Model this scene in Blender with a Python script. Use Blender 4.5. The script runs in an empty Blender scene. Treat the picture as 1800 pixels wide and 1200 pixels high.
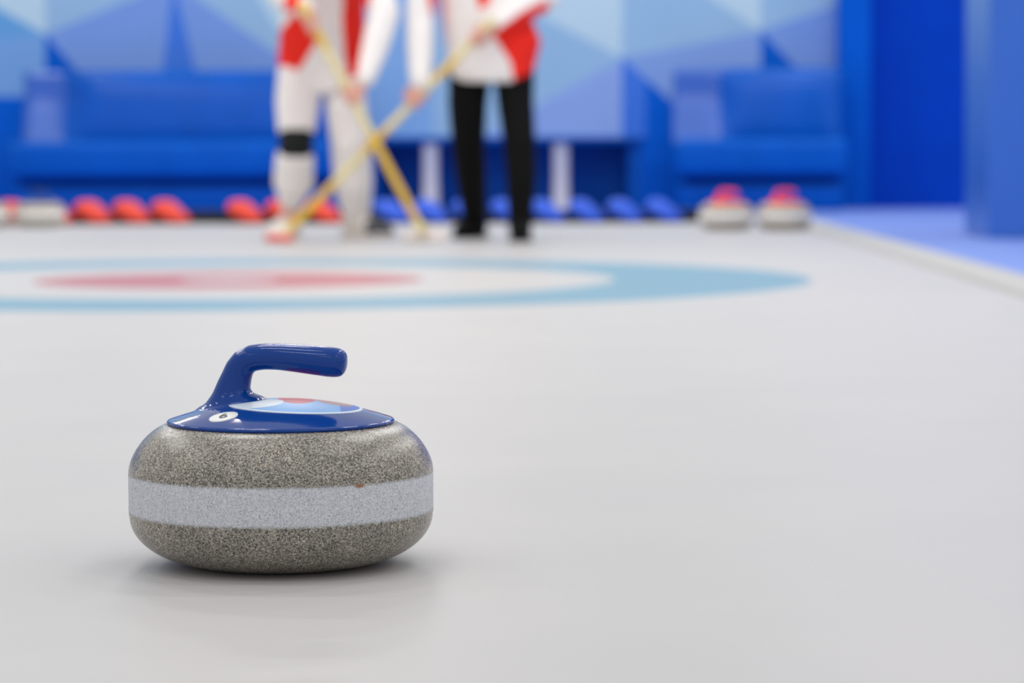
import bpy, bmesh, math, random
from mathutils import Vector, Matrix, Euler
random.seed(7)
S = bpy.context.scene
COL = S.collection
PI = math.pi
V = Vector

# ------------------------------------------------------------------ camera
H = 0.387            # lens height above the ice
FPX = 5000.0         # focal length for an 1800 px wide frame
PITCH = math.atan((600 - 275) / FPX)
YAW = math.radians(2.0)
ROLL = math.radians(-0.2)
CAMR = (Matrix.Rotation(YAW, 3, 'Z') @ Matrix.Rotation(PI / 2 - PITCH, 3, 'X') @ Matrix.Rotation(ROLL, 3, 'Z'))
CAMP = V((0, 0, H))
FWD = Matrix.Rotation(YAW, 3, 'Z') @ V((0, 1, 0))


def ray(px, py):
    return CAMR @ V(((px - 900) / FPX, -(py - 600) / FPX, -1))


def P(px, py, d):
    """measured image point -> place at horizontal distance d from the lens"""
    r = ray(px, py)
    return CAMP + r * (d / r.dot(FWD))


def G(px, py, z=0.0):
    r = ray(px, py)
    return CAMP + r * ((z - H) / r.z)


def WY(px, py, Y):
    r = ray(px, py)
    return CAMP + r * (Y / r.y)


cam_d = bpy.data.cameras.new('camera')
cam = bpy.data.objects.new('camera', cam_d)
COL.objects.link(cam)
cam.matrix_world = Matrix.Translation(CAMP) @ CAMR.to_4x4()
cam_d.sensor_width = 36
cam_d.lens = 36 * FPX / 1800
cam_d.clip_end = 200
cam_d.dof.use_dof = True
cam_d.dof.focus_distance = 2.62
cam_d.dof.aperture_fstop = 5.6
S.camera = cam

# ------------------------------------------------------------------ materials


def lin(c):
    out = []
    for v in c:
        v = v / 255
        out.append(v / 12.92 if v <= 0.04045 else ((v + 0.055) / 1.055) ** 2.4)
    return (*out, 1)


def mat(name, rgb, rough=0.5, spec=0.5, coat=0.0, noise=0.0, nscale=20, bump=0.0, bscale=200, raw=None):
    m = bpy.data.materials.new(name)
    m.use_nodes = True
    nt = m.node_tree
    b = nt.nodes['Principled BSDF']
    c = raw if raw else lin(rgb)
    b.inputs['Base Color'].default_value = c
    b.inputs['Roughness'].default_value = rough
    b.inputs['Specular IOR Level'].default_value = spec
    b.inputs['Coat Weight'].default_value = coat
    b.inputs['Coat Roughness'].default_value = 0.05
    tc = nt.nodes.new('ShaderNodeTexCoord')
    if noise > 0:
        n = nt.nodes.new('ShaderNodeTexNoise')
        n.inputs['Scale'].default_value = nscale
        n.inputs['Detail'].default_value = 4
        nt.links.new(tc.outputs['Object'], n.inputs['Vector'])
        r = nt.nodes.new('ShaderNodeValToRGB')
        r.color_ramp.elements[0].position = 0.3
        r.color_ramp.elements[1].position = 0.7
        r.color_ramp.elements[0].color = (*[x * (1 - noise) for x in c[:3]], 1)
        r.color_ramp.elements[1].color = (*[min(1, x * (1 + noise)) for x in c[:3]], 1)
        nt.links.new(n.outputs['Fac'], r.inputs['Fac'])
        nt.links.new(r.outputs['Color'], b.inputs['Base Color'])
    if bump > 0:
        n2 = nt.nodes.new('ShaderNodeTexNoise')
        n2.inputs['Scale'].default_value = bscale
        nt.links.new(tc.outputs['Object'], n2.inputs['Vector'])
        bp = nt.nodes.new('ShaderNodeBump')
        bp.inputs['Strength'].default_value = bump
        bp.inputs['Distance'].default_value = 0.01
        nt.links.new(n2.outputs['Fac'], bp.inputs['Height'])
        nt.links.new(bp.outputs['Normal'], b.inputs['Normal'])
    return m


M = {}
M['deck_blue'] = mat('deck_blue', None, 0.10, 0.30, 0.0, raw=(0.003, 0.046, 0.26, 1))
M['deck_red'] = mat('deck_red', (248, 66, 48), 0.35, 0.3)
M['sticker_white'] = mat('sticker_white', (225, 226, 226), 0.35)
M['ink'] = mat('ink', (35, 36, 40), 0.5)
M['art_pale'] = mat('art_pale', (212, 224, 236), 0.3, 0.15, 0.0)
M['art_sky'] = mat('art_sky', (110, 165, 225), 0.3, 0.15, 0.0)
M['art_red'] = mat('art_red', (200, 30, 60), 0.3, 0.15, 0.0)
M['art_tan'] = mat('art_tan', (170, 130, 130), 0.3, 0.15, 0.0)
M['art_blue'] = mat('art_blue', (70, 110, 200), 0.3, 0.15, 0.0)
M['seat_blue'] = mat('seat_blue', None, 0.42, 0.10, raw=(0.0, 0.098, 0.50, 1), noise=0.08, nscale=3, bump=0.15, bscale=6)
M['seat_vinyl'] = mat('seat_vinyl', None, 0.24, 0.22, raw=(0.0, 0.098, 0.50, 1), noise=0.08, nscale=3, bump=0.1, bscale=5)
M['vinyl_shiny'] = mat('vinyl_shiny', None, 0.30, 1.0, raw=(0.0, 0.098, 0.50, 1), noise=0.08, nscale=3)  # gloss boosted to give the left bench ends a pale highlight
M['deep_blue'] = mat('deep_blue', None, 0.6, 0.06, raw=(0.0, 0.098, 0.56, 1), noise=0.05, nscale=2)
M['dark_wall_blue'] = mat('dark_wall_blue', None, 0.6, 0.06, raw=(0.0, 0.052, 0.48, 1), noise=0.05, nscale=2)
M['pillar_blue'] = mat('pillar_blue', None, 0.3, 0.5, raw=(0.03, 0.14, 0.55, 1), noise=0.04, nscale=2)
M['carpet'] = mat('carpet_blue', None, 0.55, 0.45, raw=(0.17, 0.27, 0.68, 1), noise=0.12, nscale=40, bump=0.2, bscale=300)
M['kerb'] = mat('kerb_white', (180, 180, 178), 0.6, 0.3, noise=0.05, nscale=8)
M['rack'] = mat('rack_black', (30, 34, 40), 0.6, 0.3, noise=0.1, nscale=30)
M['wedge_red'] = mat('wedge_red', None, 0.4, 0.4, raw=(0.90, 0.075, 0.045, 1), noise=0.05, nscale=15)
M['wedge_blue'] = mat('wedge_blue', None, 0.4, 0.4, raw=(0.035, 0.13, 0.80, 1), noise=0.05, nscale=15)
M['leg_white'] = mat('leg_white', (212, 208, 214), 0.4, 0.4, noise=0.03)
M['table_blue'] = mat('table_blue', None, 0.5, 0.1, raw=(0.0, 0.07, 0.36, 1), noise=0.05, nscale=4)
M['cloth_white'] = mat('cloth_white', (240, 236, 234), 0.8, 0.2, noise=0.04, nscale=12, bump=0.3, bscale=14)
M['cloth_red'] = mat('cloth_red', None, 0.7, 0.2, raw=(0.92, 0.026, 0.014, 1), noise=0.06, nscale=12, bump=0.3, bscale=14)
M['cloth_black'] = mat('cloth_black', (9, 10, 11), 0.8, 0.15, noise=0.1, nscale=12, bump=0.3, bscale=14)
M['pad_black'] = mat('pad_black', (28, 31, 32), 0.7, 0.2, noise=0.1, nscale=25)
M['shoe_white'] = mat('shoe_white', (224, 218, 212), 0.5, 0.3, noise=0.04, nscale=25)
M['shoe_red'] = mat('shoe_red', (205, 60, 66), 0.5, 0.3)
M['sole_grey'] = mat('sole_grey', (70, 72, 80), 0.6, 0.3)
M['skin'] = mat('skin', (222, 164, 146), 0.5, 0.4, noise=0.05, nscale=20)
M['hair'] = mat('hair', (22, 18, 16), 0.4, 0.4, noise=0.2, nscale=60)
M['eye'] = mat('eye', (25, 20, 18), 0.1, 0.5)
M['shaft_yellow'] = mat('shaft_yellow', (232, 190, 62), 0.35, 0.4)
M['shaft_cream'] = mat('shaft_cream', (234, 220, 166), 0.35, 0.4)
M['broom_red'] = mat('broom_red', (240, 80, 50), 0.5, 0.3)
M['broom_white'] = mat('broom_white', (240, 230, 228), 0.6, 0.3)


def granite(name='granite', gain=1.0, tint=(1, 1, 1)):
    m = bpy.data.materials.new(name)
    m.use_nodes = True
    nt = m.node_tree
    N, L = nt.nodes, nt.links
    b = N['Principled BSDF']
    tc = N.new('ShaderNodeTexCoord')
    sep = N.new('ShaderNodeSeparateXYZ')
    L.new(tc.outputs['Object'], sep.inputs[0])

    def ramp(src, stops):
        r = N.new('ShaderNodeValToRGB')
        el = r.color_ramp.elements
        while len(el) < len(stops):
            el.new(0.5)
        for e, (p, c) in zip(el, stops):
            e.position = p
            e.color = c
        L.new(src, r.inputs['Fac'])
        return r.outputs['Color']

    def noise(scale, det=3, rough=0.6):
        n = N.new('ShaderNodeTexNoise')
        n.inputs['Scale'].default_value = scale
        n.inputs['Detail'].default_value = det
        n.inputs['Roughness'].default_value = rough
        L.new(tc.outputs['Object'], n.inputs['Vector'])
        return n.outputs['Fac']

    def mix(f, a, c, mode='MIX', fac=None):
        x = N.new('ShaderNodeMix')
        x.data_type = 'RGBA'
        x.blend_type = mode
        if f is None:
            x.inputs[0].default_value = fac
        else:
            L.new(f, x.inputs[0])
        for s, i in ((a, 6), (c, 7)):
            if isinstance(s, tuple):
                x.inputs[i].default_value = s
            else:
                L.new(s, x.inputs[i])
        return x.outputs[2]

    # polished faces: olive grey with dark and pale mineral grains
    vor = N.new('ShaderNodeTexVoronoi')
    vor.inputs['Scale'].default_value = 950
    L.new(tc.outputs['Object'], vor.inputs['Vector'])
    vs = N.new('ShaderNodeSeparateColor')
    L.new(vor.outputs['Color'], vs.inputs[0])
    grain = ramp(vs.outputs[0], [(0.0, lin((60, 63, 63))), (0.2, lin((96, 96, 92))), (0.5, lin((146, 139, 129))),
                                 (0.78, lin((163, 157, 146))), (1.0, lin((200, 194, 185)))])
    fine = ramp(noise(900, 2), [(0.34, (0.42, 0.43, 0.44, 1)), (0.56, (1.15, 1.15, 1.15, 1))])
    big = ramp(noise(28, 3), [(0.35, (0.86, 0.87, 0.87, 1)), (0.65, (1.1, 1.08, 1.05, 1))])
    dark = mix(None, mix(None, grain, fine, 'MULTIPLY', 0.8), big, 'MULTIPLY', 1.0)
    # dull striking band: pale blue grey, pin-pricked
    pale = ramp(vs.outputs[1], [(0.0, lin((160, 166, 176))), (0.15, lin((186, 191, 199))), (0.6, lin((202, 206, 213))), (1.0, lin((218, 221, 226)))])
    fine2 = ramp(noise(620, 2), [(0.30, (0.62, 0.64, 0.68, 1)), (0.45, (1, 1, 1, 1))])
    pale = mix(None, pale, fine2, 'MULTIPLY', 0.8)
    # wavy band limits
    a1 = N.new('ShaderNodeMath'); a1.operation = 'MULTIPLY_ADD'
    L.new(noise(300, 2), a1.inputs[0]); a1.inputs[1].default_value = 0.004
    L.new(sep.outputs['Z'], a1.inputs[2])
    z = a1.outputs[0]
    bz = N.new('ShaderNodeMapRange')
    bz.inputs['From Min'].default_value = 0.0; bz.inputs['From Max'].default_value = 0.14
    L.new(z, bz.inputs['Value'])
    lo, hi = (0.0520 + .002) / .14, (0.0878 + .002) / .14
    band = ramp(bz.outputs['Result'], [(lo - 0.012, (0, 0, 0, 1)), (lo + 0.012, (1, 1, 1, 1)), (hi - 0.01, (1, 1, 1, 1)), (hi + 0.01, (0, 0, 0, 1))])
    colr = mix(band, dark, pale)
    if gain != 1:
        colr = mix(None, colr, (*[gain * t for t in tint], 1), 'MULTIPLY', 1.0)
    # small rust fleck at the band's upper edge
    d = N.new('ShaderNodeVectorMath'); d.operation = 'DISTANCE'
    mp = N.new('ShaderNodeMapping')
    mp.inputs['Scale'].default_value = (1, 1, 3)
    L.new(tc.outputs['Object'], mp.inputs['Vector'])
    L.new(mp.outputs['Vector'], d.inputs[0])
    RUST = (0.1007, -0.1043, 0.0872)
    d.inputs[1].default_value = (RUST[0], RUST[1], RUST[2] * 3)
    rs = ramp(d.outputs['Value'], [(0.003, (1, 1, 1, 1)), (0.0065, (0, 0, 0, 1))])
    colr = mix(rs, colr, lin((140, 92, 40)))
    L.new(colr, b.inputs['Base Color'])
    ro = N.new('ShaderNodeMapRange')
    ro.inputs['To Min'].default_value = 0.24; ro.inputs['To Max'].default_value = 0.75
    L.new(band, ro.inputs['Value'])
    L.new(ro.outputs['Result'], b.inputs['Roughness'])
    sp = N.new('ShaderNodeMapRange')
    sp.inputs['To Min'].default_value = 0.5; sp.inputs['To Max'].default_value = 0.12
    L.new(band, sp.inputs['Value'])
    L.new(sp.outputs['Result'], b.inputs['Specular IOR Level'])
    bp = N.new('ShaderNodeBump')
    bp.inputs['Strength'].default_value = 0.25
    bp.inputs['Distance'].default_value = 0.0006
    L.new(noise(900, 2), bp.inputs['Height'])
    L.new(bp.outputs['Normal'], b.inputs['Normal'])
    return m


M['granite'] = granite()
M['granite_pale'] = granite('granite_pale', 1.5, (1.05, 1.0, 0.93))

HOUSE = G(402, 492)


def ice():
    m = bpy.data.materials.new('ice')
    m.use_nodes = True
    nt = m.node_tree
    N, L = nt.nodes, nt.links
    b = N['Principled BSDF']
    tc = N.new('ShaderNodeTexCoord')
    d = N.new('ShaderNodeVectorMath'); d.operation = 'DISTANCE'
    L.new(tc.outputs['Object'], d.inputs[0])
    d.inputs[1].default_value = (HOUSE.x, HOUSE.y, 0)
    sc = N.new('ShaderNodeMath'); sc.operation = 'MULTIPLY'; sc.inputs[1].default_value = 0.4
    L.new(d.outputs['Value'], sc.inputs[0])
    r = N.new('ShaderNodeValToRGB')
    r.color_ramp.interpolation = 'CONSTANT'
    W = (*[ICE * x for x in (1.0, 0.98, 0.962)], 1)
    stops = [(0, W), (0.15, RED), (0.61, W), (1.219, BLUE), (1.829, W)]
    el = r.color_ramp.elements
    while len(el) < len(stops):
        el.new(0.9)
    for e, (p, c) in zip(el, stops):
        e.position = p * 0.4
        e.color = c
    L.new(sc.outputs[0], r.inputs['Fac'])
    n = N.new('ShaderNodeTexNoise')
    n.inputs['Scale'].default_value = 2.6
    n.inputs['Detail'].default_value = 5
    L.new(tc.outputs['Object'], n.inputs['Vector'])
    r2 = N.new('ShaderNodeValToRGB')
    r2.color_ramp.elements[0].position = 0.3
    r2.color_ramp.elements[1].position = 0.7
    r2.color_ramp.elements[0].color = (0.955, 0.96, 0.975, 1)
    r2.color_ramp.elements[1].color = (1, 1, 1, 1)
    L.new(n.outputs['Fac'], r2.inputs['Fac'])
    x = N.new('ShaderNodeMix'); x.data_type = 'RGBA'; x.blend_type = 'MULTIPLY'; x.inputs[0].default_value = 1
    L.new(r.outputs['Color'], x.inputs[6]); L.new(r2.outputs['Color'], x.inputs[7])
    L.new(x.outputs[2], b.inputs['Base Color'])
    b.inputs['Roughness'].default_value = ICE_ROUGH
    b.inputs['Specular IOR Level'].default_value = ICE_SPEC
    nb = N.new('ShaderNodeTexNoise')
    nb.inputs['Scale'].default_value = 160
    nb.inputs['Detail'].default_value = 2
    L.new(tc.outputs['Object'], nb.inputs['Vector'])
    bp = N.new('ShaderNodeBump')
    bp.inputs['Strength'].default_value = 0.25
    bp.inputs['Distance'].default_value = 0.0015
    L.new(nb.outputs['Fac'], bp.inputs['Height'])
    L.new(bp.outputs['Normal'], b.inputs['Normal'])
    return m


ICE = 0.53
ICE_ROUGH = 0.42
ICE_SPEC = 0.16
RED = (0.46, 0.17, 0.19, 1)
BLUE = (0.18, 0.345, 0.45, 1)
M['ice'] = ice()

# ------------------------------------------------------------------ helpers


def link(name, me, m=None, parent=None, smooth=False):
    o = bpy.data.objects.new(name, me)
    COL.objects.link(o)
    if m is not None:
        for k in (m if isinstance(m, (list, tuple)) else [m]):
            me.materials.append(k)
    if parent is not None:
        o.parent = parent
    if smooth:
        for p in me.polygons:
            p.use_smooth = True
    return o


def obj(name, bm, m=None, parent=None, smooth=False):
    bmesh.ops.recalc_face_normals(bm, faces=bm.faces[:])
    me = bpy.data.meshes.new(name)
    bm.to_mesh(me)
    bm.free()
    return link(name, me, m, parent, smooth)


def tag(o, label=None, cat=None, group=None, kind=None):
    if label:
        o['label'] = label
    if cat:
        o['category'] = cat
    if group:
        o['group'] = group
    if kind:
        o['kind'] = kind
    return o


def empty(name, loc, rz=0):
    o = bpy.data.objects.new(name, None)
    o.empty_display_size = 0.1
    COL.objects.link(o)
    o.location = loc
    o.rotation_euler = (0, 0, rz)
    return o


def box(bm, x0, x1, y0, y1, z0, z1, bev=0.0, seg=3):
    r = bmesh.ops.create_cube(bm, size=1)
    vs = r['verts']
    for v in vs:
        v.co = V((x0 + (v.co.x + .5) * (x1 - x0), y0 + (v.co.y + .5) * (y1 - y0), z0 + (v.co.z + .5) * (z1 - z0)))
    if bev:
        es = list({e for v in vs for e in v.link_edges})
        bmesh.ops.bevel(bm, geom=es, offset=bev, segments=seg, profile=0.5, affect='EDGES')


def loft(bm, rings, cap=True):
    """rings: list of vertex-coordinate lists of one length"""
    vv = [[bm.verts.new(c) for c in r] for r in rings]
    n = len(vv[0])
    for a, b in zip(vv, vv[1:]):
        for i in range(n):
            bm.faces.new((a[i], a[(i + 1) % n], b[(i + 1) % n], b[i]))
    if cap:
        bm.faces.new(vv[0][::-1])
        bm.faces.new(vv[-1])
    return vv


def ring(c, ax, ay, n=24, e=2.0):
    out = []
    for i in range(n):
        t = 2 * PI * i / n
        ct, st = math.cos(t), math.sin(t)
        k = 2.0 / e
        out.append(c + ax * (math.copysign(abs(ct) ** k, ct)) + ay * (math.copysign(abs(st) ** k, st)))
    return out


def lathe(bm, prof, n=96):
    vv = []
    for r, z in prof:
        if r < 1e-6:
            vv.append([bm.verts.new((0, 0, z))])
        else:
            vv.append([bm.verts.new((r * math.cos(2 * PI * i / n), r * math.sin(2 * PI * i / n), z)) for i in range(n)])
    for a, b in zip(vv, vv[1:]):
        for i in range(n):
            j = (i + 1) % n
            if len(a) == 1 and len(b) == 1:
                continue
            if len(a) == 1:
                bm.faces.new((a[0], b[i], b[j]))
            elif len(b) == 1:
                bm.faces.new((a[i], a[j], b[0]))
            else:
                bm.faces.new((a[i], a[j], b[j], b[i]))


def frame_of(d):
    d = d.normalized()
    u = V((0, 0, 1)) if abs(d.z) < 0.9 else V((0, 1, 0))
    a = d.cross(u).normalized()
    return a, d.cross(a).normalized()


def ball(bm, c, r, sc=(1, 1, 1), rot=None):
    mx = Matrix.Translation(c)
    if rot is not None:
        mx = mx @ rot.to_4x4()
    mx = mx @ Matrix.Diagonal((*[r * s for s in sc], 1))
    bmesh.ops.create_uvsphere(bm, u_segments=20, v_segments=12, radius=1, matrix=mx)


def chain(bm, pts, n=18):
    """tapered capsules: pts = [(co, radius), ...]"""
    for (a, ra), (b, rb) in zip(pts, pts[1:]):
        if (b - a).length < 1e-5:
            continue
        ax, ay = frame_of(b - a)
        loft(bm, [ring(a, ax * ra, ay * ra, n), ring(b, ax * rb, ay * rb, n)])
    for c, r in pts:
        ball(bm, c, r)


def remesh(name, bm, vox, smooth=6, fac=0.5):
    bmesh.ops.recalc_face_normals(bm, faces=bm.faces[:])
    me = bpy.data.meshes.new(name + '_raw')
    bm.to_mesh(me)
    bm.free()
    o = bpy.data.objects.new(name + '_raw', me)
    COL.objects.link(o)
    md = o.modifiers.new('r', 'REMESH')
    md.mode = 'VOXEL'
    md.voxel_size = vox
    md.adaptivity = 0
    if smooth:
        s = o.modifiers.new('s', 'SMOOTH')
        s.factor = fac
        s.iterations = smooth
    dg = bpy.context.evaluated_depsgraph_get()
    out = bpy.data.meshes.new_from_object(o.evaluated_get(dg), depsgraph=dg)
    out.name = name
    bpy.data.objects.remove(o)
    bpy.data.meshes.remove(me)
    for p in out.polygons:
        p.use_smooth = True
    return out


# ------------------------------------------------------------------ setting
YW = 22.0           # mural wall
ZF = -0.02          # blue floor around the ice

# ice sheet (floor)
e1, e2 = G(1462, 400), G(1800, 494)
slope = (e1.x - e2.x) / (e1.y - e2.y)


def edge_x(y):
    return e2.x + slope * (y - e2.y)


YE = 16.95
bm = bmesh.new()
vs = [bm.verts.new(c) for c in ((-9, -4, 0), (edge_x(-4), -4, 0), (edge_x(YE), YE, 0), (-9, YE, 0))]
f = bm.faces.new(vs)
r = bmesh.ops.extrude_face_region(bm, geom=[f])
for v in [g for g in r['geom'] if isinstance(g, bmesh.types.BMVert)]:
    v.co.z = ZF
o = obj('floor', bm, M['ice'])
tag(o, 'pale grey curling ice with a blue and red target circle', 'ice', kind='structure')

bm = bmesh.new()
box(bm, -14, 14, -6, 26, ZF - 0.1, ZF)
tag(obj('floor_carpet', bm, M['carpet']), 'blue floor around the ice sheet', 'floor', kind='structure')

# low white kerb along the right edge of the ice
bm = bmesh.new()
W0 = 0.17
prof = [(-W0, 0.0), (-W0 + .012, 0.016), (-0.012, 0.022), (0.03, 0.012), (0.03, ZF), (-W0, ZF + .004)]
rows = []
for y in (-4, 2, 6, 10, 14, YE + .05):
    rows.append([V((edge_x(y) + dx, y, z)) for dx, z in prof])
loft(bm, rows)
tag(obj('trim_right', bm, M['kerb']), 'low white kerb along the right edge of the ice', 'kerb', kind='structure')

# back wall with faceted mural
LIGHT, MIDL, SKY = (176, 205, 232), (142, 180, 224), (96, 156, 220)
PERI, PERI2, PALEP = (122, 156, 226), (114, 150, 226), (134, 164, 230)
MIDB, DEEP, DARK = (62, 116, 224), (0, 92, 212), (0, 88, 205)
polys = [
    ([(-300, -150), (79, 60), (-300, 90)], SKY),
    ([(-300, -150), (-300, -700), (79, -700), (79, 60)], LIGHT),
    ([(-300, 90), (79, 60), (79, 170), (-300, 170)], (112, 158, 224)),
    ([(79, -700), (79, 60), (305, -32), (305, -700)], MIDL),
    ([(79, 60), (305, -32), (280, 170), (177, 170)], PERI2),
    ([(79, 60), (177, 170), (79, 170)], DARK),
    ([(305, -32), (355.5, 170), (280, 170)], MIDB),
    ([(305, -32), (530, 124), (530, 170), (355.5, 170)], PERI2),
    ([(305, -32), (530, 124), (305, -260)], MIDL),
    ([(305, -260), (530, 124), (530, -700), (305, -700)], LIGHT),
    ([(530, -700), (530, 124), (760, -71), (760, -700)], MIDL),
    ([(530, 124), (760, -71), (760, 240), (530, 240)], (124, 168, 230)),
    ([(1093, 101), (760, -71), (760, -700), (1093, -700)], LIGHT),
    ([(1093, 101), (848, 240), (760, 240), (760, -71)], MIDL),
    ([(1093, 101), (1093, 240), (848, 240)], PALEP),
    ([(1093, 101), (1337, 54), (1093, -108)], MIDL),
    ([(1093, -108), (1337, 54), (1337, -700), (1093, -700)], LIGHT),
    ([(1093, 101), (1337, 54), (1337, 240), (1250, 240)], PERI),
    ([(1093, 101), (1135, 138), (1135, 240), (1093, 240)], MIDB),
    ([(1135, 138), (1250, 240), (1135, 240)], DEEP),
    ([(1337, -700), (1337, 54), (1480, 6), (1480, -700)], MIDL),
    ([(1337, 54), (1480, 6), (1480, 204)], PERI2),
    ([(1337, 54), (1480, 204), (1480, 240), (1337, 240)], DARK),
    ([(-300, 170), (530, 170), (530, 240), (-300, 240)], DEEP),
    ([(-300, 240), (1480, 240), (1480, 380), (-300, 380)], DARK),
    ([(-2600, -700), (-300, -700), (-300, 90), (-2600, -40)], MIDL),
    ([(-2600, -40), (-300, 90), (-300, 380), (-2600, 380)], PERI2),
]
bm = bmesh.new()
mats, cmap = [], {}
for pl, c in polys:
    if c not in cmap:
        cmap[c] = len(mats)
        k = lin(c)
        mats.append(mat('mural_%d_%d_%d' % c, None, 0.6, 0.08, raw=(k[0] * 1.12, k[1] * 1.08, k[2] * .93, 1), noise=0.02, nscale=3))
    pts = [WY(px, py, YW) for px, py in pl]
    for p in pts:
        p.z = max(p.z, ZF)
    fr = [bm.verts.new(p) for p in pts]
    bk = [bm.verts.new(p + V((0, 0.15, 0))) for p in pts]
    fs = [bm.faces.new(fr), bm.faces.new(bk[::-1])]
    for i in range(len(fr)):
        j = (i + 1) % len(fr)
        fs.append(bm.faces.new((fr[i], fr[j], bk[j], bk[i])))
    for f in fs:
        f.material_index = cmap[c]
tag(obj('wall_back', bm, mats), 'back wall with a faceted mural of light blue triangles', 'wall', kind='structure')

# right part of the back wall: pier beside the mural, then a deep blue wall
pa, pb = WY(1474, 300, YW - .25), WY(1530, 300, YW - .25)
bm = bmesh.new()
box(bm, pa.x, pb.x, YW - .25, YW + .2, ZF, 4.6, 0.01)
tag(obj('wall_pier', bm, M['deep_blue']), 'blue pier between the mural and the deep blue wall', 'pier', kind='structure')
bm = bmesh.new()
box(bm, pb.x - .005, 9, YW + .02, YW + .2, ZF, 4.6)
tag(obj('wall_right', bm, M['dark_wall_blue']), 'plain deep blue wall right of the mural', 'wall', kind='structure')

# pillar by the ice edge, right of frame
g1 = G(1737, 419, ZF)
bm = bmesh.new()
g0 = G(1695, 409, ZF)
PA = a = V((g0.x, g0.y, ZF)); PB = b = V((g1.x, g1.y, ZF))
rr = []
pts = [b, b + V((1.3, 0, 0)), V((b.x + 1.3, a.y, ZF)), a]
for z in (ZF, 4.4):
    rr.append([V((p.x, p.y, z)) for p in pts])
loft(bm, rr)
bmesh.ops.bevel(bm, geom=bm.edges[:], offset=0.012, segments=3, profile=0.5, affect='EDGES')
tag(obj('wall_pillar', bm, M['pillar_blue']), 'broad blue pillar standing beside the right edge of the ice', 'pillar', kind='structure')

# ------------------------------------------------------------------ padded benches along the mural
YB = 20.75


def bench(x0, x1, label):
    t = empty('padded_bench', ((x0 + x1) / 2, YB + .45, ZF))
    hw = (x1 - x0) / 2
    # local coordinates, front faces -y
    bm = bmesh.new()
    box(bm, -hw + .03, hw - .03, -0.33, 0.42, 0.0, 0.20, 0.02)
    obj('base', bm, M['seat_blue'], t, True)
    bm = bmesh.new()
    box(bm, -hw + .06, hw - .06, -0.24, 0.38, 0.20, 0.27, 0.005)
    obj('recess', bm, M['table_blue'], t)
    bm = bmesh.new()
    box(bm, -hw, hw, -0.45, 0.40, 0.26, 0.53, 0.055, 5)
    obj('seat', bm, M['seat_blue'], t, True)
    # reclined backrest, bulging slightly towards the sitter
    bm = bmesh.new()
    nx, nz = 40, 14
    fr, bk = [], []
    for j in range(nz + 1):
        w = j / nz
        z = 0.47 + w * 0.59
        fr.append([]); bk.append([])
        for i in range(nx + 1):
            u = i / nx * 2 - 1
            bul = 0.05 * (1 - abs(u) ** 8) * (1 - abs(2 * w - 1) ** 4)
            x = u * hw
            e_ = min(1.0, max(0.0, ((-hw + 0.52) - x) / 0.26))  # left end given an invented tilt so it catches a lamp highlight
            e_ = e_ * e_ * (3 - 2 * e_)
            y = 0.20 + 0.05 * w - bul * (1 - e_) + e_ * (-0.045 + 0.21 * min(w, 0.62) - 0.03 * w * w)
            fr[-1].append(bm.verts.new((x, y, z)))
            bk[-1].append(bm.verts.new((x, 0.44, z)))
    for A, sgn in ((fr, 1), (bk, -1)):
        for j in range(nz):
            for i in range(nx):
                bm.faces.new((A[j][i], A[j][i + 1], A[j + 1][i + 1], A[j + 1][i]))
    for j in range(nz):
        for i in (0, nx):
            bm.faces.new((fr[j][i], fr[j + 1][i], bk[j + 1][i], bk[j][i]))
    for i in range(nx):
        for j in (0, nz):
            bm.faces.new((fr[j][i], fr[j][i + 1], bk[j][i + 1], bk[j][i]))
    for f in bm.faces:
        c = f.calc_center_median()
        if c.x < -hw + 0.34 and c.y < 0.43:
            f.material_index = 1  # extra gloss added here for that highlight
    obj('backrest', bm, [M['seat_vinyl'], M['vinyl_shiny']], t, True)
    tag(t, label, 'bench', 'padded benches along the mural')
    return t


bl0, bl1 = WY(8, 300, YB), WY(604, 300, YB)
bench(bl0.x, bl1.x, 'long blue padded bench against the mural behind the red wedges')
br0 = WY(1188, 300, YB)
bench(br0.x, pa.x - 0.01, 'short blue padded bench against the mural behind two red-handled stones')

# ------------------------------------------------------------------ low table with white legs
tx0, tx1 = WY(640, 300, 18.7).x, WY(1128, 300, 18.7).x
tz = P(900, 241, 18.7).z
t = empty('low_table', ((tx0 + tx1) / 2, 19.2, ZF))
hw = (tx1 - tx0) / 2
hz = tz - ZF
bm = bmesh.new()
box(bm, -hw - .02, hw + .02, -0.52, 0.5, hz - .035, hz, 0.008)
obj('table_top', bm, M['table_blue'], t)
bm = bmesh.new()
box(bm, hw - .09, hw, -0.46, 0.48, 0, hz - .035, 0.006)
obj('side_panel', bm, M['table_blue'], t)
bm = bmesh.new()
box(bm, -hw, -hw + .09, -0.46, 0.48, 0, hz - .035, 0.006)
obj('side_panel', bm, M['table_blue'], t)
bm = bmesh.new()
box(bm, -hw + .09, hw - .09, -0.10, -0.04, 0, hz - .035)
obj('back_panel', bm, M['table_blue'], t)
for px in (757, 986):
    x = WY(px, 300, 18.75).x - (tx0 + tx1) / 2
    bm = bmesh.new()
    lathe(bm, [(0, 0), (.075, 0), (.075, .015), (.058, .04), (.05, hz * .5), (.052, hz - .05), (.062, hz - .035), (0, hz - .035)], 32)
    for v in bm.verts:
        v.co += V((x, -0.44, 0))
    lg = obj('leg', bm, M['leg_white'], t, True)
    lg['label'] = 'round white table leg'
tag(t, 'low blue table with round white legs behind the two players', 'table')

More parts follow.
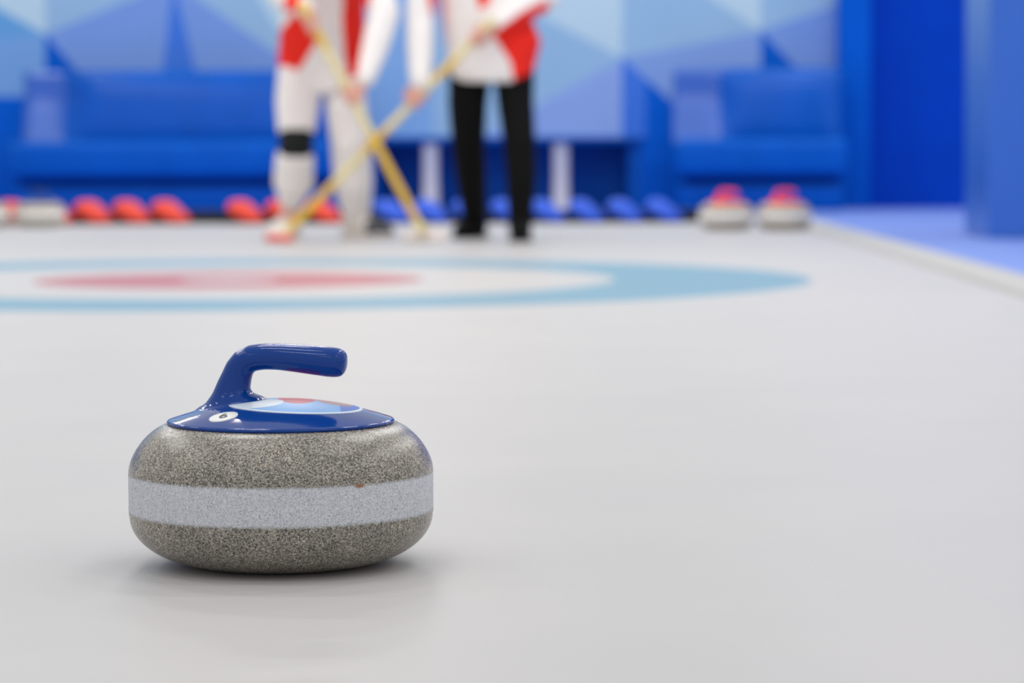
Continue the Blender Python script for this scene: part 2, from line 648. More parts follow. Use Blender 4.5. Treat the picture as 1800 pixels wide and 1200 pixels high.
# ------------------------------------------------------------------ black rack with slanted wedges
YR = 16.62
rx0, rx1 = WY(-60, 390, YR).x, WY(1242, 390, YR).x
t = empty('kick_rack', ((rx0 + rx1) / 2, YR, 0))
hw = (rx1 - rx0) / 2
bm = bmesh.new()
box(bm, -hw, hw, 0.0, 0.16, 0, 0.075, 0.006)
obj('rail', bm, M['rack'], t)
bm = bmesh.new()
box(bm, -hw, hw, -0.06, 0.02, 0, 0.012, 0.003)
obj('foot_plate', bm, M['rack'], t)
tag(t, 'long low black rack across the far end of the ice', 'rack')

wedge_prof = [(-30, 370), (-27, 362), (-18, 357), (-4, 357), (6, 361), (34, 388), (35, 393), (30, 395), (6, 395), (-4, 391), (-26, 377)]


def wedge_mesh():
    bm = bmesh.new()
    sc = YR / FPX
    n = len(wedge_prof)
    pr = [(x * sc, (395 - y) * sc + 0.0) for x, y in wedge_prof]
    cx = sum(p[0] for p in pr) / n; cz = sum(p[1] for p in pr) / n
    rows = []
    for y, k in ((-0.10, 0.8), (-0.092, 0.93), (-0.08, 1), (0.07, 1), (0.085, 0.9)):
        rows.append([V((cx + (x - cx) * k, y, max(0.0125, cz + (z - cz) * k + 0.0125))) for x, z in pr])
    loft(bm, rows)
    bmesh.ops.recalc_face_normals(bm, faces=bm.faces[:])
    me = bpy.data.meshes.new('slanted_wedge')
    bm.to_mesh(me); bm.free()
    for p in me.polygons:
        p.use_smooth = True
    return me


wm = wedge_mesh()
wm.materials.append(M['wedge_red'])
red_labels = [
    (29, 'red slanted wedge almost hidden between the two grey stones at the left'),
    (97, 'red slanted wedge with only its tip showing past the blue-handled stone'),
    (165, 'red slanted wedge fully in view just right of the blue-handled stone'),
    (233, 'red slanted wedge in the middle of three evenly spaced red ones'),
    (300, 'red slanted wedge just before the empty black gap in the row'),
    (432, 'red slanted wedge standing alone just after the empty black gap'),
    (500, 'red slanted wedge behind the lower leg with the black knee pad'),
    (568, 'red slanted wedge seen between the legs in white trousers'),
]
blue_labels = [
    (689, 'blue slanted wedge beside the standing white trouser leg'),
    (757, 'blue slanted wedge at the foot of the white table leg nearer the brooms'),
    (825, 'blue slanted wedge half hidden behind one black trouser leg'),
    (893, 'blue slanted wedge seen between the two black trouser legs'),
    (961, 'blue slanted wedge just right of the black trousers, under a white table leg'),
    (1029, 'blue slanted wedge third from the right-hand end of the row'),
    (1097, 'blue slanted wedge next to last before the two red-handled stones'),
    (1165, 'blue slanted wedge at the end of the row beside the two red-handled stones'),
]
for L_, nm, mt, grp in ((red_labels, 'red_wedge', 'wedge_red', 'red slanted wedges in the black rack'),
                        (blue_labels, 'blue_wedge', 'wedge_blue', 'blue slanted wedges in the black rack')):
    for px, lab in L_:
        o = bpy.data.objects.new(nm, wm)
        COL.objects.link(o)
        o.material_slots[0].link = 'OBJECT'
        o.material_slots[0].material = M[mt]
        q = WY(px, 390, YR - .075)
        o.location = (q.x, YR - .09, 0)
        tag(o, lab, 'wedge', grp)

# ------------------------------------------------------------------ curling stones
RD, ZR, HD = 0.1090, 0.1360, 0.0190     # deck radius, rim height, dome rise


def dome(r):
    q = min(1.0, r / RD)
    return ZR + HD * (1 - q ** 2.0)


def granite_mesh():
    pr = [(0, 0.004), (0.055, 0.004), (0.060, 0.001), (0.066, 0.0)]
    # lower bulge: superellipse from (0.066,0) to (0.145,0.0445)
    for i in range(1, 21):
        t = i / 20 * PI / 2
        pr.append((0.066 + 0.0785 * math.sin(t), 0.0475 * (1 - math.cos(t))))
    pr += [(0.1450, 0.0490), (0.1452, 0.0510), (0.1452, 0.0880)]
    for i in range(1, 25):
        t = i / 24 * PI / 2
        pr.append((0.1062 + 0.0388 * math.cos(t) ** 1.27, 0.0905 + (ZR - 0.0015 - 0.0905) * math.sin(t) ** 1.27))
    pr += [(0.06, ZR - .002), (0, ZR - .002)]
    bm = bmesh.new()
    lathe(bm, pr, 144)
    bmesh.ops.recalc_face_normals(bm, faces=bm.faces[:])
    me = bpy.data.meshes.new('granite_body')
    bm.to_mesh(me); bm.free()
    for p in me.polygons:
        p.use_smooth = True
    me.materials.append(M['granite'])
    return me


def handle_mesh(vox=0.0016, sm=14):
    bm = bmesh.new()
    pr = [(0, ZR - .0045), (RD - .0035, ZR - .0025), (RD - .0012, ZR - .0020), (RD, ZR - .0002), (RD - .0004, ZR + .0016)]
    for i in range(1, 24):
        r = (RD - .0010) * (1 - i / 24)
        pr.append((r, dome(r) + .0012))
    pr.append((0, dome(0) + .0012))
    lathe(bm, pr, 120)
    # neck and grip: (x, z, half width along path normal in xz, half width across y)
    path = [
        (-0.0450, 0.1420, 0.0420, 0.0310),
        (-0.0448, 0.1490, 0.0360, 0.0260),
        (-0.0455, 0.1552, 0.0290, 0.0215),
        (-0.0476, 0.1622, 0.0192, 0.0170),
        (-0.0458, 0.1700, 0.0160, 0.0150),
        (-0.0430, 0.1780, 0.0146, 0.0142),
        (-0.0402, 0.1855, 0.0138, 0.0138),
        (-0.0356, 0.1918, 0.0132, 0.0142),
        (-0.0280, 0.1958, 0.0128, 0.0148),
        (-0.0155, 0.1975, 0.0127, 0.0150),
        (-0.0020, 0.1974, 0.0128, 0.0152),
        (0.0150, 0.1961, 0.0134, 0.0155),
        (0.0330, 0.1944, 0.0141, 0.0157),
        (0.0470, 0.1930, 0.0145, 0.0154),
        (0.0560, 0.1921, 0.0141, 0.0146),
        (0.0610, 0.1916, 0.0124, 0.0124),
        (0.0636, 0.1913, 0.0090, 0.0088),
        (0.0648, 0.1912, 0.0045, 0.0045),
    ]
    rows = []
    for i, (x, z, a, b) in enumerate(path):
        p0 = path[max(0, i - 1)]; p1 = path[min(len(path) - 1, i + 1)]
        d = V((p1[0] - p0[0], 0, p1[1] - p0[1])).normalized()
        if i < 3:
            d = d.lerp(V((0, 0, 1)), 1 - i * 0.3).normalized()
        nrm = V((-d.z, 0, d.x))
        rows.append(ring(V((x, 0, z)), nrm * a, V((0, b, 0)), 32, 2.15))
    loft(bm, rows)
    me = remesh('handle', bm, vox, sm, 0.5)
    me.materials.append(M['deck_blue'])
    return me


GM = granite_mesh()
HM = handle_mesh()
bm = bmesh.new()
lathe(bm, [(0.098, ZR - .0045), (RD - .0022, ZR - .0040), (RD - .0014, ZR - .0028), (RD - .0022, ZR - .0015), (0.098, ZR - .0015)], 120)
KM = bpy.data.meshes.new('gasket')
bm.to_mesh(KM); bm.free()
KM.materials.append(M['ink'])


def sticker(parent, name, cx, cy, rad, m, up=0.0012, n=40, rings_=6, picker=None):
    """disc lying on the dome; picker(x, y) chooses the material slot of a face"""
    bm = bmesh.new()
    grid = [[bm.verts.new((cx, cy, dome(math.hypot(cx, cy)) + up + .0007))]]
    for j in range(1, rings_ + 1):
        row = []
        for i in range(n):
            t = 2 * PI * i / n
            x, y = cx + rad * j / rings_ * math.cos(t), cy + rad * j / rings_ * math.sin(t)
            row.append(bm.verts.new((x, y, dome(math.hypot(x, y)) + up + .0007)))
        grid.append(row)
    row = []
    for v in grid[-1]:
        row.append(bm.verts.new(v.co - V((0, 0, .0009))))
    grid.append(row)
    for a, b in zip(grid, grid[1:]):
        for i in range(n):
            j = (i + 1) % n
            f = bm.faces.new((a[0], b[i], b[j]) if len(a) == 1 else (a[i], a[j], b[j], b[i]))
            if picker:
                c = f.calc_center_median()
                f.material_index = picker(c.x, c.y)
    o = obj(name, bm, m, parent, True)
    return o


def stone(loc, rz, red, label, full=False, group=None):
    t = empty('curling_stone', loc, rz)
    g = bpy.data.objects.new('granite_body', GM); COL.objects.link(g); g.parent = t
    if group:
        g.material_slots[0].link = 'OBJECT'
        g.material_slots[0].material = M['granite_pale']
    h = bpy.data.objects.new('handle', HM); COL.objects.link(h); h.parent = t
    h['label'] = ('red' if red else 'blue') + ' plastic handle on a round cap'
    h.material_slots[0].link = 'OBJECT'
    h.material_slots[0].material = M['deck_red' if red else 'deck_blue']
    k = bpy.data.objects.new('gasket', KM); COL.objects.link(k); k.parent = t
    tag(t, label, 'curling stone', group)
    return t, h


HRZ = math.radians(-8)
VROT = YAW + math.atan(404 / FPX)     # heading of the line of sight to this stone
SP = G(496, 988)
SP.z = 0
hero, hh = stone(SP, HRZ, False, 'grey granite curling stone with a glossy blue handle, in sharp focus on the near ice')
# number sticker on the cap
A6 = math.radians(-131.5) + VROT - HRZ
R6 = 0.0805
c6 = V((R6 * math.cos(A6), R6 * math.sin(A6), 0))
st = sticker(hh, 'number_sticker', c6.x, c6.y, 0.0135, M['sticker_white'])
st['label'] = 'round white number sticker'
cu = bpy.data.curves.new('digit_font', 'FONT')
cu.body = '6'
cu.size = 0.0185
cu.align_x = 'CENTER'; cu.align_y = 'CENTER'
cu.resolution_u = 6
fo = bpy.data.objects.new('digit_font', cu); COL.objects.link(fo)
dg = bpy.context.evaluated_depsgraph_get()
dm = bpy.data.meshes.new_from_object(fo.evaluated_get(dg), depsgraph=dg)
bpy.data.objects.remove(fo)
dm.name = 'digit'
bm = bmesh.new(); bm.from_mesh(dm)
bmesh.ops.subdivide_edges(bm, edges=[e for e in bm.edges if e.calc_length() > .003], cuts=2)
bmesh.ops.triangulate(bm, faces=bm.faces[:])
er = V((math.cos(A6), math.sin(A6), 0)); up_ = -er; rt_ = V((-er.y, er.x, 0))
tw = math.radians(32)
for v in bm.verts:
    x, y = v.co.x * math.cos(tw) - v.co.y * math.sin(tw), v.co.x * math.sin(tw) + v.co.y * math.cos(tw)
    q = c6 + rt_ * x + up_ * y
    v.co = V((q.x, q.y, dome(math.hypot(q.x, q.y)) + .0024))
bm.to_mesh(dm); bm.free()
dm.materials.clear()
dgo = link('digit', dm, M['ink'], hh)
dgo['label'] = 'black number 6'


# printed artwork on the cap: pale, sky blue, red and tan patches with a pale rim
EC = Matrix.Rotation(VROT - HRZ, 3, 'Z') @ V((0.014, -0.003, 0))


def art(x, y):
    q = Matrix.Rotation(HRZ - VROT, 3, 'Z') @ V((x, y, 0))
    x, y = q.x, q.y
    if math.hypot(x - 0.014, y + 0.003) > 0.061:
        return 0
    if math.hypot((x + 0.024) / 0.027, (y + 0.020) / 0.026) < 1:
        return 0
    if math.hypot((x - 0.015) / 0.018, (y - 0.004) / 0.034) < 1:
        return 2
    if math.hypot((x - 0.051) / 0.018, (y - 0.008) / 0.026) < 1:
        return 3
    if x > 0.056:
        return 4
    return 1


ar = sticker(hh, 'printed_emblem', EC.x, EC.y, 0.064, [M['art_pale'], M['art_sky'], M['art_red'], M['art_tan'], M['art_blue']], n=288, rings_=90, picker=art)
ar['label'] = 'round printed emblem in pale blue and red'

for (px, py, red, rz, lab, grp) in (
        (1277, 403, True, -0.55, 'blurred grey stone with a red handle, nearer the black rack', 'red-handled stones at the far right of the ice'),
        (1378, 403, True, 0.45, 'blurred grey stone with a red handle, nearer the ice edge', 'red-handled stones at the far right of the ice'),
        (70, 398, False, 2.8, 'blurred grey stone with a blue handle standing in full view at the left', 'stones at the far left of the ice'),
        (-28, 399, False, 0.4, 'blurred grey stone cut off by the left edge of the picture', 'stones at the far left of the ice')):
    p = G(px, py)
    stone(V((p.x, p.y, 0)), rz, red, lab, group=grp)

# ------------------------------------------------------------------ players


def hand(bm, wrist, grip, axis, side, sr):
    """closed hand on a shaft: palm, four bent fingers and a thumb; grip = point on shaft axis"""
    u = axis.normalized()
    w = (wrist - grip)
    w = (w - u * w.dot(u)).normalized()          # from shaft towards the wrist side
    v = u.cross(w).normalized() * side
    pc = grip + w * (sr + 0.014)
    # palm slab along the shaft
    for k in (-0.028, -0.010, 0.010, 0.028):
        ball(bm, pc + u * k + w * .004, 0.0165)
    chain(bm, [(wrist, 0.026), (wrist.lerp(pc, 0.6), 0.026), (pc + w * .010, 0.024)])
    lens = (0.92, 1.05, 1.0, 0.8)
    for i in range(4):
        k = 0.031 - i * 0.0205
        pts = []
        n = 7
        tot = 235 * lens[i]
        rr_ = sr + 0.0095
        for j in range(n):
            a = math.radians(20 + (tot - 20) * j / (n - 1))
            pos = grip + u * k + (w * math.cos(a) + v * math.sin(a)) * rr_
            pts.append((pos, 0.0098 - 0.0022 * j / (n - 1)))
        pts.insert(0, (pc + u * k * 0.9 + v * 0.008, 0.0105))
        chain(bm, pts, 10)
    # thumb from the side of the palm, closing the other way round
    pts = [(pc + u * 0.020 + w * .012 - v * 0.012, 0.0135)]
    for j in range(5):
        a = math.radians(-30 - 28 * j)
        pts.append((grip + u * (0.036 + 0.004 * j) + (w * math.cos(a) + v * math.sin(a)) * (sr + 0.0105), 0.0115 - 0.0007 * j))
    chain(bm, pts, 10)


def head(bm, c, face, r=0.098):
    """c = centre of skull; face = unit direction looked at"""
    f = face.normalized()
    s = f.cross(V((0, 0, 1))).normalized()
    upv = s.cross(f).normalized()
    Rm = Matrix((s, f, upv)).transposed()
    ball(bm, c + upv * .02, r, (0.80, 0.98, 0.98), Rm)
    ball(bm, c + f * 0.018 - upv * 0.055, 0.068, (0.86, 1.0, 1.05), Rm)
    ball(bm, c + f * 0.060 - upv * 0.098, 0.026, (1.1, 0.9, 0.8), Rm)     # chin
    chain(bm, [(c + f * 0.092 + upv * 0.012, 0.009), (c + f * 0.112 - upv * 0.028, 0.0135)])   # nose
    for k in (-1, 1):
        ball(bm, c + f * 0.104 - upv * 0.031 + s * k * .010, 0.009)
        ball(bm, c + f * 0.070 - upv * 0.015 + s * k * 0.042, 0.024)      # cheek
        chain(bm, [(c + f * 0.088 + upv * .030 + s * k * .014, 0.009), (c + f * 0.078 + upv * .030 + s * k * .048, 0.008)])   # brow
        ball(bm, c + s * k * 0.082 - upv * 0.005 - f * .005, 0.026, (0.35, 0.7, 1.1), Rm)   # ear
    chain(bm, [(c + f * 0.088 - upv * 0.064 - s * .02, 0.0075), (c + f * 0.095 - upv * 0.062, 0.0085), (c + f * 0.088 - upv * 0.064 + s * .02, 0.0075)])
    chain(bm, [(c + f * 0.087 - upv * 0.075 - s * .015, 0.007), (c + f * 0.093 - upv * 0.076, 0.0085), (c + f * 0.087 - upv * 0.075 + s * .015, 0.007)])
    return s, f, upv, Rm


def shoe(t, g, direction, m, sole_m, collar=None, W=0.052, toe_m=None):
    """g = point on the ice under the heel-ankle; direction horizontal"""
    d = V((direction.x, direction.y, 0)).normalized()
    s = V((d.y, -d.x, 0))
    bm = bmesh.new()
    rows = []
    prof = [(-0.075, 0.030, 0.050), (-0.070, 0.036, 0.095), (-0.045, 0.040, 0.115), (0.0, 0.040, 0.118), (0.035, 0.042, 0.105),
            (0.075, 0.046, 0.080), (0.12, W, 0.066), (0.16, W * .98, 0.056), (0.19, W * .8, 0.046), (0.207, W * .45, 0.034)]
    for x, w, h in prof:
        c = g + d * x + V((0, 0, 0.014 + h / 2))
        rows.append(ring(c, s * w, V((0, 0, h / 2)), 20, 2.6))
    loft(bm, rows)
    chain(bm, [(g + V((0, 0, .07)), .042), (g + V((0, 0, .135)), .043)])
    bm2 = bmesh.new()
    rows = []
    for x, w, h in prof:
        w2 = w + .005
        c = g + d * (x * 1.03) + V((0, 0, 0.010))
        rows.append(ring(c, s * w2, V((0, 0, 0.010)), 20, 4))
    loft(bm2, rows)
    me = remesh('shoe', bm, 0.006, 4)
    o = link('shoe', me, [m, toe_m] if toe_m else m, t)
    if toe_m:
        for p in me.polygons:
            if (p.center - g).dot(d) > 0.085:
                p.material_index = 1
    obj('sole', bm2, sole_m, o, True)
    if collar:
        bm3 = bmesh.new()
        chain(bm3, [(g + V((0, 0, .135)), .046), (g + V((0, 0, .165)), .045)])
        c_ = link('sock', remesh('sock', bm3, .006, 3), collar, t)
        c_['label'] = 'red sock above the white shoe'
    return o


def local(t, bm_or_me):
    return bm_or_me


def player(spec):
    base = spec['base']
    t = empty('person', base)
    off = -base

    def sh(p):
        return p + off

    J = {k: sh(v) for k, v in spec['J'].items()}
    face = spec['face']
    # ---- body (skin): one continuous surface
    bm = bmesh.new()
    chest, pel, neck = J['chest'], J['pelvis'], J['neck']
    hd = J['head']
    side = (J['shR'] - J['shL']).normalized()
    upv = (neck - pel).normalized()
    fr = side.cross(upv).normalized()
    rows = []
    for k, a, b in ((-0.08, 0.10, 0.08), (0.0, .150, .095), (.15, .145, .09), (.35, .128, .085), (.6, .150, .10), (.8, .165, .10), (.93, .12, .07), (1.0, .055, .05)):
        rows.append(ring(pel.lerp(neck, k), side * a, fr * b, 28, 2.3))
    loft(bm, rows)
    chain(bm, [(neck - upv * .03, .055), (hd - V((0, 0, .07)), .05)])
    HS = head(bm, hd, face)
    for s_ in 'LR':
        chain(bm, [(J['sh' + s_], .055), (J['sh' + s_].lerp(J['el' + s_], .3), .050), (J['el' + s_], .038), (J['el' + s_].lerp(J['wr' + s_], .3), .040), (J['wr' + s_], .027)])
        chain(bm, [(J['hip' + s_], .085), (J['hip' + s_].lerp(J['kn' + s_], .4), .072), (J['kn' + s_], .05), (J['kn' + s_].lerp(J['an' + s_], .35), .050), (J['an' + s_], .034), (J['an' + s_] - V((0, 0, .03)), .034)])
        hand(bm, J['wr' + s_], sh(spec['grip'][s_]), spec['axis'], 1 if s_ == 'R' else -1, spec['sr'])
    body = link('body', remesh('body', bm, 0.0062, 3), M['skin'], t)
    body['label'] = 'skin of the hands, neck and head'
    # ---- hair and eyes
    s, f, u, Rm = HS
    bm = bmesh.new()
    ball(bm, hd + u * .034 - f * .016, 0.103, (0.84, 0.98, 0.95), Rm)
    ball(bm, hd - f * .060 - u * .02, 0.060, (1.1, 0.75, 1.1), Rm)
    for k in (-1, 1):
        chain(bm, [(hd + s * k * .078 + u * .03 - f * .015, .02), (hd + s * k * .078 - u * .02 - f * .02, .012)])
    link('hair', remesh('hair', bm, .007, 3), M['hair'], t)
    for k in (-1, 1):
        bm = bmesh.new()
        ball(bm, hd + f * .0855 + u * .010 + s * k * .032, 0.0115)
        obj('eye', bm, M['eye'], t, True)
    # ---- trousers
    bm = bmesh.new()
    for leg in spec['legs']:
        chain(bm, [(sh(p), r) for p, r in leg])
    hp = spec['hips']
    rows = [ring(sh(c), side * a, fr * b, 28, 2.4) for c, a, b in hp]
    loft(bm, rows)
    link('trousers', remesh('trousers', bm, 0.010, 5), spec['trouser_mat'], t)
    # ---- jacket with coloured panels
    bm = bmesh.new()
    rows = [ring(sh(c), side * a, fr * b, 32, 2.4) for c, a, b in spec['jacket']]
    loft(bm, rows)
    for sl in spec['sleeves']:
        chain(bm, [(sh(p), r) for p, r in sl])
    chain(bm, [(neck - upv * .05, .075), (neck + upv * .035, .068)])
    jm = remesh('jacket', bm, 0.010, 4)
    jm.materials.append(M['cloth_white']); jm.materials.append(M['cloth_red'])
    for p in jm.polygons:
        if spec['red'](p.center - off):
            p.material_index = 1
    jo = link('jacket', jm, None, t)
    jo['label'] = 'white jacket with red side panels'
    return t, sh


def px_of(p):
    q = CAMR.transposed() @ (p - CAMP)
    return 900 + FPX * q.x / -q.z, 600 - FPX * q.y / -q.z


def inpoly(x, y, pl):
    c = False
    n = len(pl)
    for i in range(n):
        x1, y1 = pl[i]; x2, y2 = pl[(i + 1) % n]
        if (y1 > y) != (y2 > y) and x < (x2 - x1) * (y - y1) / (y2 - y1) + x1:
            c = not c
    return c


SR = 0.0190
# --- brooms' axes
A_top, A_bot = P(528, 2, 12.80), P(745, 411, 12.93)
B_top, B_bot = P(868, 34, 12.97), P(496, 416, 13.04)


def on(a, b, py):
    """point of segment a-b seen at image height py"""
    lo, hi = 0.0, 1.0
    ya = px_of(a)[1]
    for _ in range(40):
        mid = (lo + hi) / 2
        y = px_of(a.lerp(b, mid))[1]
        if y < py:
            lo = mid
        else:
            hi = mid
    return a.lerp(b, lo)


# player in white trousers
dA = 13.7
cA = G(565, 416)
gA_up, gA_lo = on(A_top, A_bot, 44), on(A_top, A_bot, 168)
JA = {
    'pelvis': P(565, 95, 13.62), 'chest': P(572, -40, 13.4), 'neck': P(576, -112, 13.25), 'head': P(578, -188, 13.15),
    # R = image-left side of the body
    'shL': P(640, -84, 13.24), 'elL': P(676, 22, 13.05), 'wrL': P(641, 143, 12.88),
    'shR': P(512, -84, 13.28), 'elR': P(498, -8, 13.12), 'wrR': P(542, 22, 12.88),
    'hipL': P(600, 108, 13.64), 'knL': P(616, 252, 13.58), 'anL': P(626, 372, 13.70),
    'hipR': P(530, 108, 13.64), 'knR': P(520, 252, 13.50), 'anR': P(508, 372, 13.66),
}
legsA = [
    [(P(529, 112, 13.63), .108), (P(523, 180, 13.57), .106), (P(521, 222, 13.52), .092), (P(520, 250, 13.50), .066), (P(518, 280, 13.52), .092), (P(516, 318, 13.58), .096), (P(512, 346, 13.63), .066)],
    [(P(601, 112, 13.63), .100), (P(609, 190, 13.60), .098), (P(616, 252, 13.58), .094), (P(621, 320, 13.64), .095), (P(625, 362, 13.69), .076)],
]


def redA(p):
    x, y = px_of(p)
    fr_ = p.y < 13.9
    return fr_ and (inpoly(x, y, [(520, 20), (505, 40), (455, 90), (465, 150), (512, 146), (551, 82), (557, 66)])
                    or inpoly(x, y, [(604, -60), (602, 60), (610, 140), (628, 130), (640, 60), (660, -60)])
                    or inpoly(x, y, [(500, -120), (525, -120), (540, -40), (520, 20), (500, 20)]))


specA = dict(
    base=V((cA.x, cA.y, 0)), J=JA, face=V((0.15, -1, -0.45)), grip={'L': gA_lo, 'R': gA_up}, axis=(A_top - A_bot), sr=SR,
    legs=legsA, hips=[(P(565, 142, 13.62), .10, .085), (P(565, 120, 13.62), .19, .12), (P(565, 80, 13.60), .185, .12), (P(566, 40, 13.56), .165, .11)],
    trouser_mat=M['cloth_white'],
    jacket=[(P(567, 140, 13.62), .190, .135), (P(567, 128, 13.62), .212, .148), (P(567, 100, 13.61), .214, .148), (P(567, 60, 13.57), .205, .140), (P(568, 0, 13.48), .195, .135),
            (P(571, -50, 13.36), .20, .135), (P(574, -85, 13.28), .185, .11), (P(576, -108, 13.25), .10, .08)],
    sleeves=[[(JA['shL'], .080), (JA['shL'].lerp(JA['elL'], .5), .076), (JA['elL'], .068), (JA['elL'].lerp(JA['wrL'], .5), .064), (JA['wrL'] + V((0, 0, .02)), .050)],
             [(JA['shR'], .080), (JA['shR'].lerp(JA['elR'], .5), .074), (JA['elR'], .066), (JA['elR'].lerp(JA['wrR'], .5), .058), (JA['elR'].lerp(JA['wrR'], .85), .048)]],
    red=redA)
tA, shA = player(specA)
tag(tA, 'person in white trousers and white and red jacket with a black knee pad', 'person')
# knee pad
bm = bmesh.new()
kc = [shA(P(521, 227, 13.515)), shA(P(521, 238, 13.505)), shA(P(520, 252, 13.50)), shA(P(519.5, 265, 13.505)), shA(P(519, 276, 13.515))]
loft(bm, [ring(c, V((r_, 0, 0)), V((0, r_ * 1.08, 0)), 28) for c, r_ in zip(kc, (.080, .083, .080, .082, .080))])
kp = obj('knee_pad', bm, M['pad_black'], tA, True)
kp['label'] = 'black knee pad'
fa, fb = G(508, 418), G(628, 417.5)
shoe(tA, shA(V((fa.x, fa.y, 0))), V((-0.35, -1, 0)), M['shoe_white'], M['shoe_white'], M['shoe_red'])
shoe(tA, shA(V((fb.x, fb.y, 0))), V((0.9, -0.6, 0)), M['shoe_white'], M['shoe_white'], M['shoe_red'], toe_m=M['sole_grey'])

# player in black trousers
cB = G(868, 420)
gB_up, gB_lo = on(B_top, B_bot, 64), on(B_top, B_bot, 174)
JB = {
    'pelvis': P(864, 100, 13.25), 'chest': P(838, -40, 13.22), 'neck': P(822, -128, 13.20), 'head': P(818, -208, 13.14),
    'shL': P(896, -96, 13.22), 'elL': P(958, -8, 13.18), 'wrL': P(868, 46, 13.0),
    'shR': P(748, -98, 13.20), 'elR': P(738, 28, 13.12), 'wrR': P(738, 150, 12.99),
    'hipL': P(900, 112, 13.26), 'knL': P(913, 255, 13.12), 'anL': P(914, 395, 13.09),
    'hipR': P(828, 112, 13.26), 'knR': P(823, 255, 13.30), 'anR': P(836, 388, 13.53),
}
legsB = [
    [(P(826, 122, 13.25), .100), (P(822, 180, 13.26), .092), (P(823, 250, 13.30), .080), (P(828, 310, 13.40), .074), (P(836, 396, 13.53), .056)],
    [(P(903, 116, 13.25), .098), (P(906, 180, 13.20), .086), (P(913, 250, 13.12), .076), (P(916, 310, 13.10), .072), (P(914, 402, 13.09), .054)],
]


def redB(p):
    x, y = px_of(p)
    return p.y < 13.6 and (inpoly(x, y, [(915, 22), (960, 0), (985, 60), (945, 150), (903, 150), (897, 108), (866, 62), (880, 48)])
                  or inpoly(x, y, [(735, -60), (752, 0), (772, 80), (775, 130), (792, 130), (786, 90), (779, 0), (770, -60)])
                  or inpoly(x, y, [(826, -80), (842, 18), (858, 8), (872, -20), (880, -80)]))


specB = dict(
    base=V((cB.x, cB.y, 0)), J=JB, face=V((-0.2, -1, -0.4)), grip={'L': gB_up, 'R': gB_lo}, axis=(B_top - B_bot), sr=SR,
    legs=legsB, hips=[(P(866, 142, 13.25), .08, .08), (P(866, 128, 13.25), .165, .11), (P(865, 80, 13.24), .165, .11), (P(858, 40, 13.23), .15, .10)],
    trouser_mat=M['cloth_black'],
    jacket=[(P(864, 143, 13.25), .165, .13), (P(864, 134, 13.25), .190, .145), (P(867, 72, 13.25), .222, .148), (P(848, 0, 13.23), .195, .135),
            (P(833, -55, 13.22), .20, .135), (P(825, -95, 13.20), .185, .11), (P(822, -122, 13.20), .10, .08)],
    sleeves=[[(JB['shL'], .080), (JB['shL'].lerp(JB['elL'], .5), .076), (JB['elL'], .070), (JB['elL'].lerp(JB['wrL'], .5), .064), (JB['elL'].lerp(JB['wrL'], .9), .048)],
             [(JB['shR'], .076), (JB['shR'].lerp(JB['elR'], .5), .070), (JB['elR'], .062), (JB['elR'].lerp(JB['wrR'], .5), .060), (JB['wrR'] + V((0, 0, .02)), .048)]],
    red=redB)
tB, shB = player(specB)
tag(tB, 'person in black trousers and white and red jacket, leaning on a broom', 'person')
fa, fb = G(836, 418), G(914, 423)
shoe(tB, shB(V((fa.x, fa.y, 0))), V((-0.35, -1, 0)), M['cloth_black'], M['cloth_black'])
shoe(tB, shB(V((fb.x, fb.y, 0))), V((0.05, -1, 0)), M['cloth_black'], M['cloth_black'])


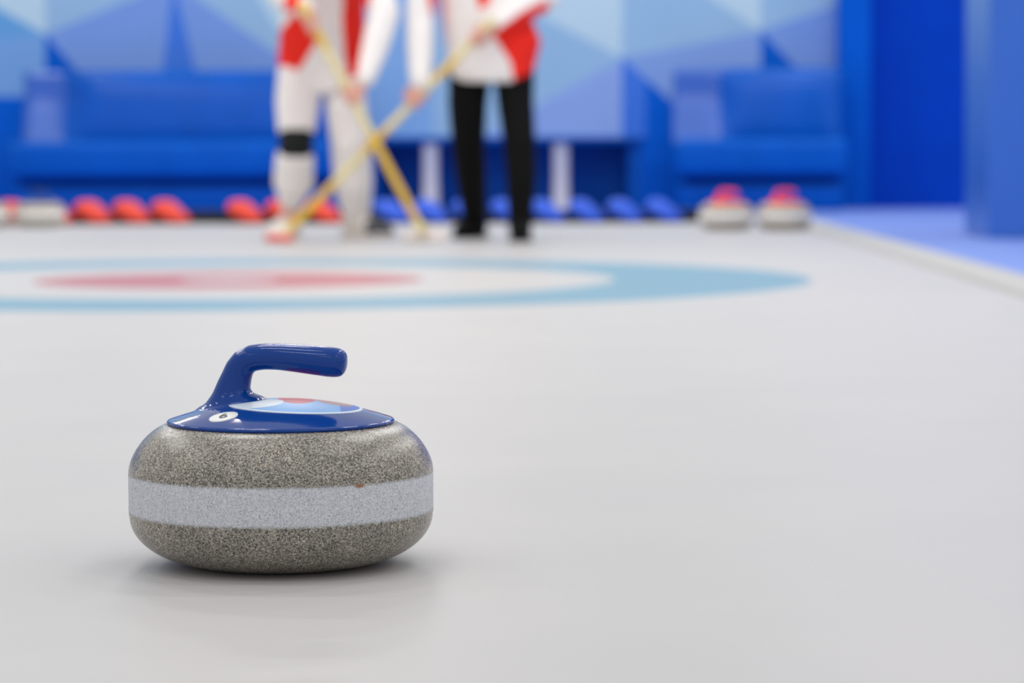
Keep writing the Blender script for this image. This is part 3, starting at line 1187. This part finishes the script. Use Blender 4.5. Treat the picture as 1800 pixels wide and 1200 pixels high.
# ------------------------------------------------------------------ brooms
def broom(top, bot, bands, head_c, head_dir, plate_m, head_m, label):
    """shaft with coloured bands (image heights measured along it), hinge and pad"""
    t = empty('curling_broom', V((head_c.x, head_c.y, 0)))
    off = -t.location
    a, b = top + off, bot + off
    ax, ay = frame_of(b - a)
    bm = bmesh.new()
    n = 60
    rows = []
    for i in range(n + 1):
        k = i / n
        r_ = SR * (0.93 if i in (0, n) else 1)
        rows.append(ring(a.lerp(b, k), ax * r_, ay * r_, 20))
    loft(bm, rows)
    for f in bm.faces:
        c = f.calc_center_median() - off
        y = px_of(c)[1]
        f.material_index = 1 if any(y0 <= y < y1 for y0, y1 in bands) else 0
    o = obj('shaft', bm, [M['shaft_yellow'], M['shaft_cream']], t, True)
    o['label'] = 'yellow shaft with cream bands'
    d = V((head_dir.x, head_dir.y, 0)).normalized()
    s = V((-d.y, d.x, 0))
    hc = V((0, 0, 0))
    bm = bmesh.new()
    rows = []
    for z, l, w in ((0.031, .095, .030), (0.038, .098, .033), (0.050, .085, .028), (0.056, .05, .02)):
        rows.append(ring(hc + V((0, 0, z)), d * l, s * w, 32, 3.5))
    loft(bm, rows)
    obj('head_plate', bm, plate_m, t, True)
    bm = bmesh.new()
    rows = []
    for z, l, w in ((0.0005, .098, .034), (0.006, .105, .039), (0.027, .105, .039), (0.032, .098, .034)):
        rows.append(ring(hc + V((0, 0, z)), d * l, s * w, 32, 3.5))
    loft(bm, rows)
    obj('pad', bm, head_m, t, True)
    bm = bmesh.new()
    chain(bm, [(hc + V((0, 0, .045)), .018), (b.lerp(a, .03), SR + .004)])
    obj('ferrule', bm, M['shaft_cream'], t, True)
    tag(t, label, 'broom', 'yellow brooms crossed in front of the players')
    return t


hA = G(748, 424)
broom(A_top, A_bot, [(84, 236), (385, 420)], hA, V((1, 0.1, 0)), M['broom_white'], M['broom_white'], 'yellow broom with a pale head, held by the person in white trousers')
hB = G(491, 424.5)
broom(B_top, B_bot, [(30, 104), (140, 228), (268, 322)], hB, V((0.6, -1, 0)), M['broom_white'], M['broom_red'], 'yellow broom with a red head, held by the person in black trousers')

# ------------------------------------------------------------------ light
W = bpy.data.worlds.new('world')
S.world = W
W.use_nodes = True
bg = W.node_tree.nodes['Background']
bg.inputs[0].default_value = (1.0, 0.985, 0.985, 1)
bg.inputs[1].default_value = 1.0


def area(name, loc, sx, sy, power, rot=(0, 0, 0), col=(1, 0.99, 0.975)):
    l = bpy.data.lights.new(name, 'AREA')
    l.shape = 'RECTANGLE'
    l.size, l.size_y = sx, sy
    l.energy = power
    l.color = col
    o = bpy.data.objects.new(name, l)
    COL.objects.link(o)
    o.location = loc
    o.rotation_euler = rot
    return o


for yy, pw in ((-3.4, 16), (-0.4, 24), (2.8, 30), (6.2, 75), (10.5, 95), (15, 78), (19.5, 95)):
    for xx in (-5.2, -1.6, 2.0, 5.6):
        area('ceiling_lamp', (xx, yy, 5.2), 1.2, 0.13 if yy > 5 else 0.26, pw)

vs_ = S.view_settings
vs_.view_transform = 'Standard'
vs_.look = 'None'
vs_.gamma = 1
vs_.use_curve_mapping = False
vs_.exposure = -0.62
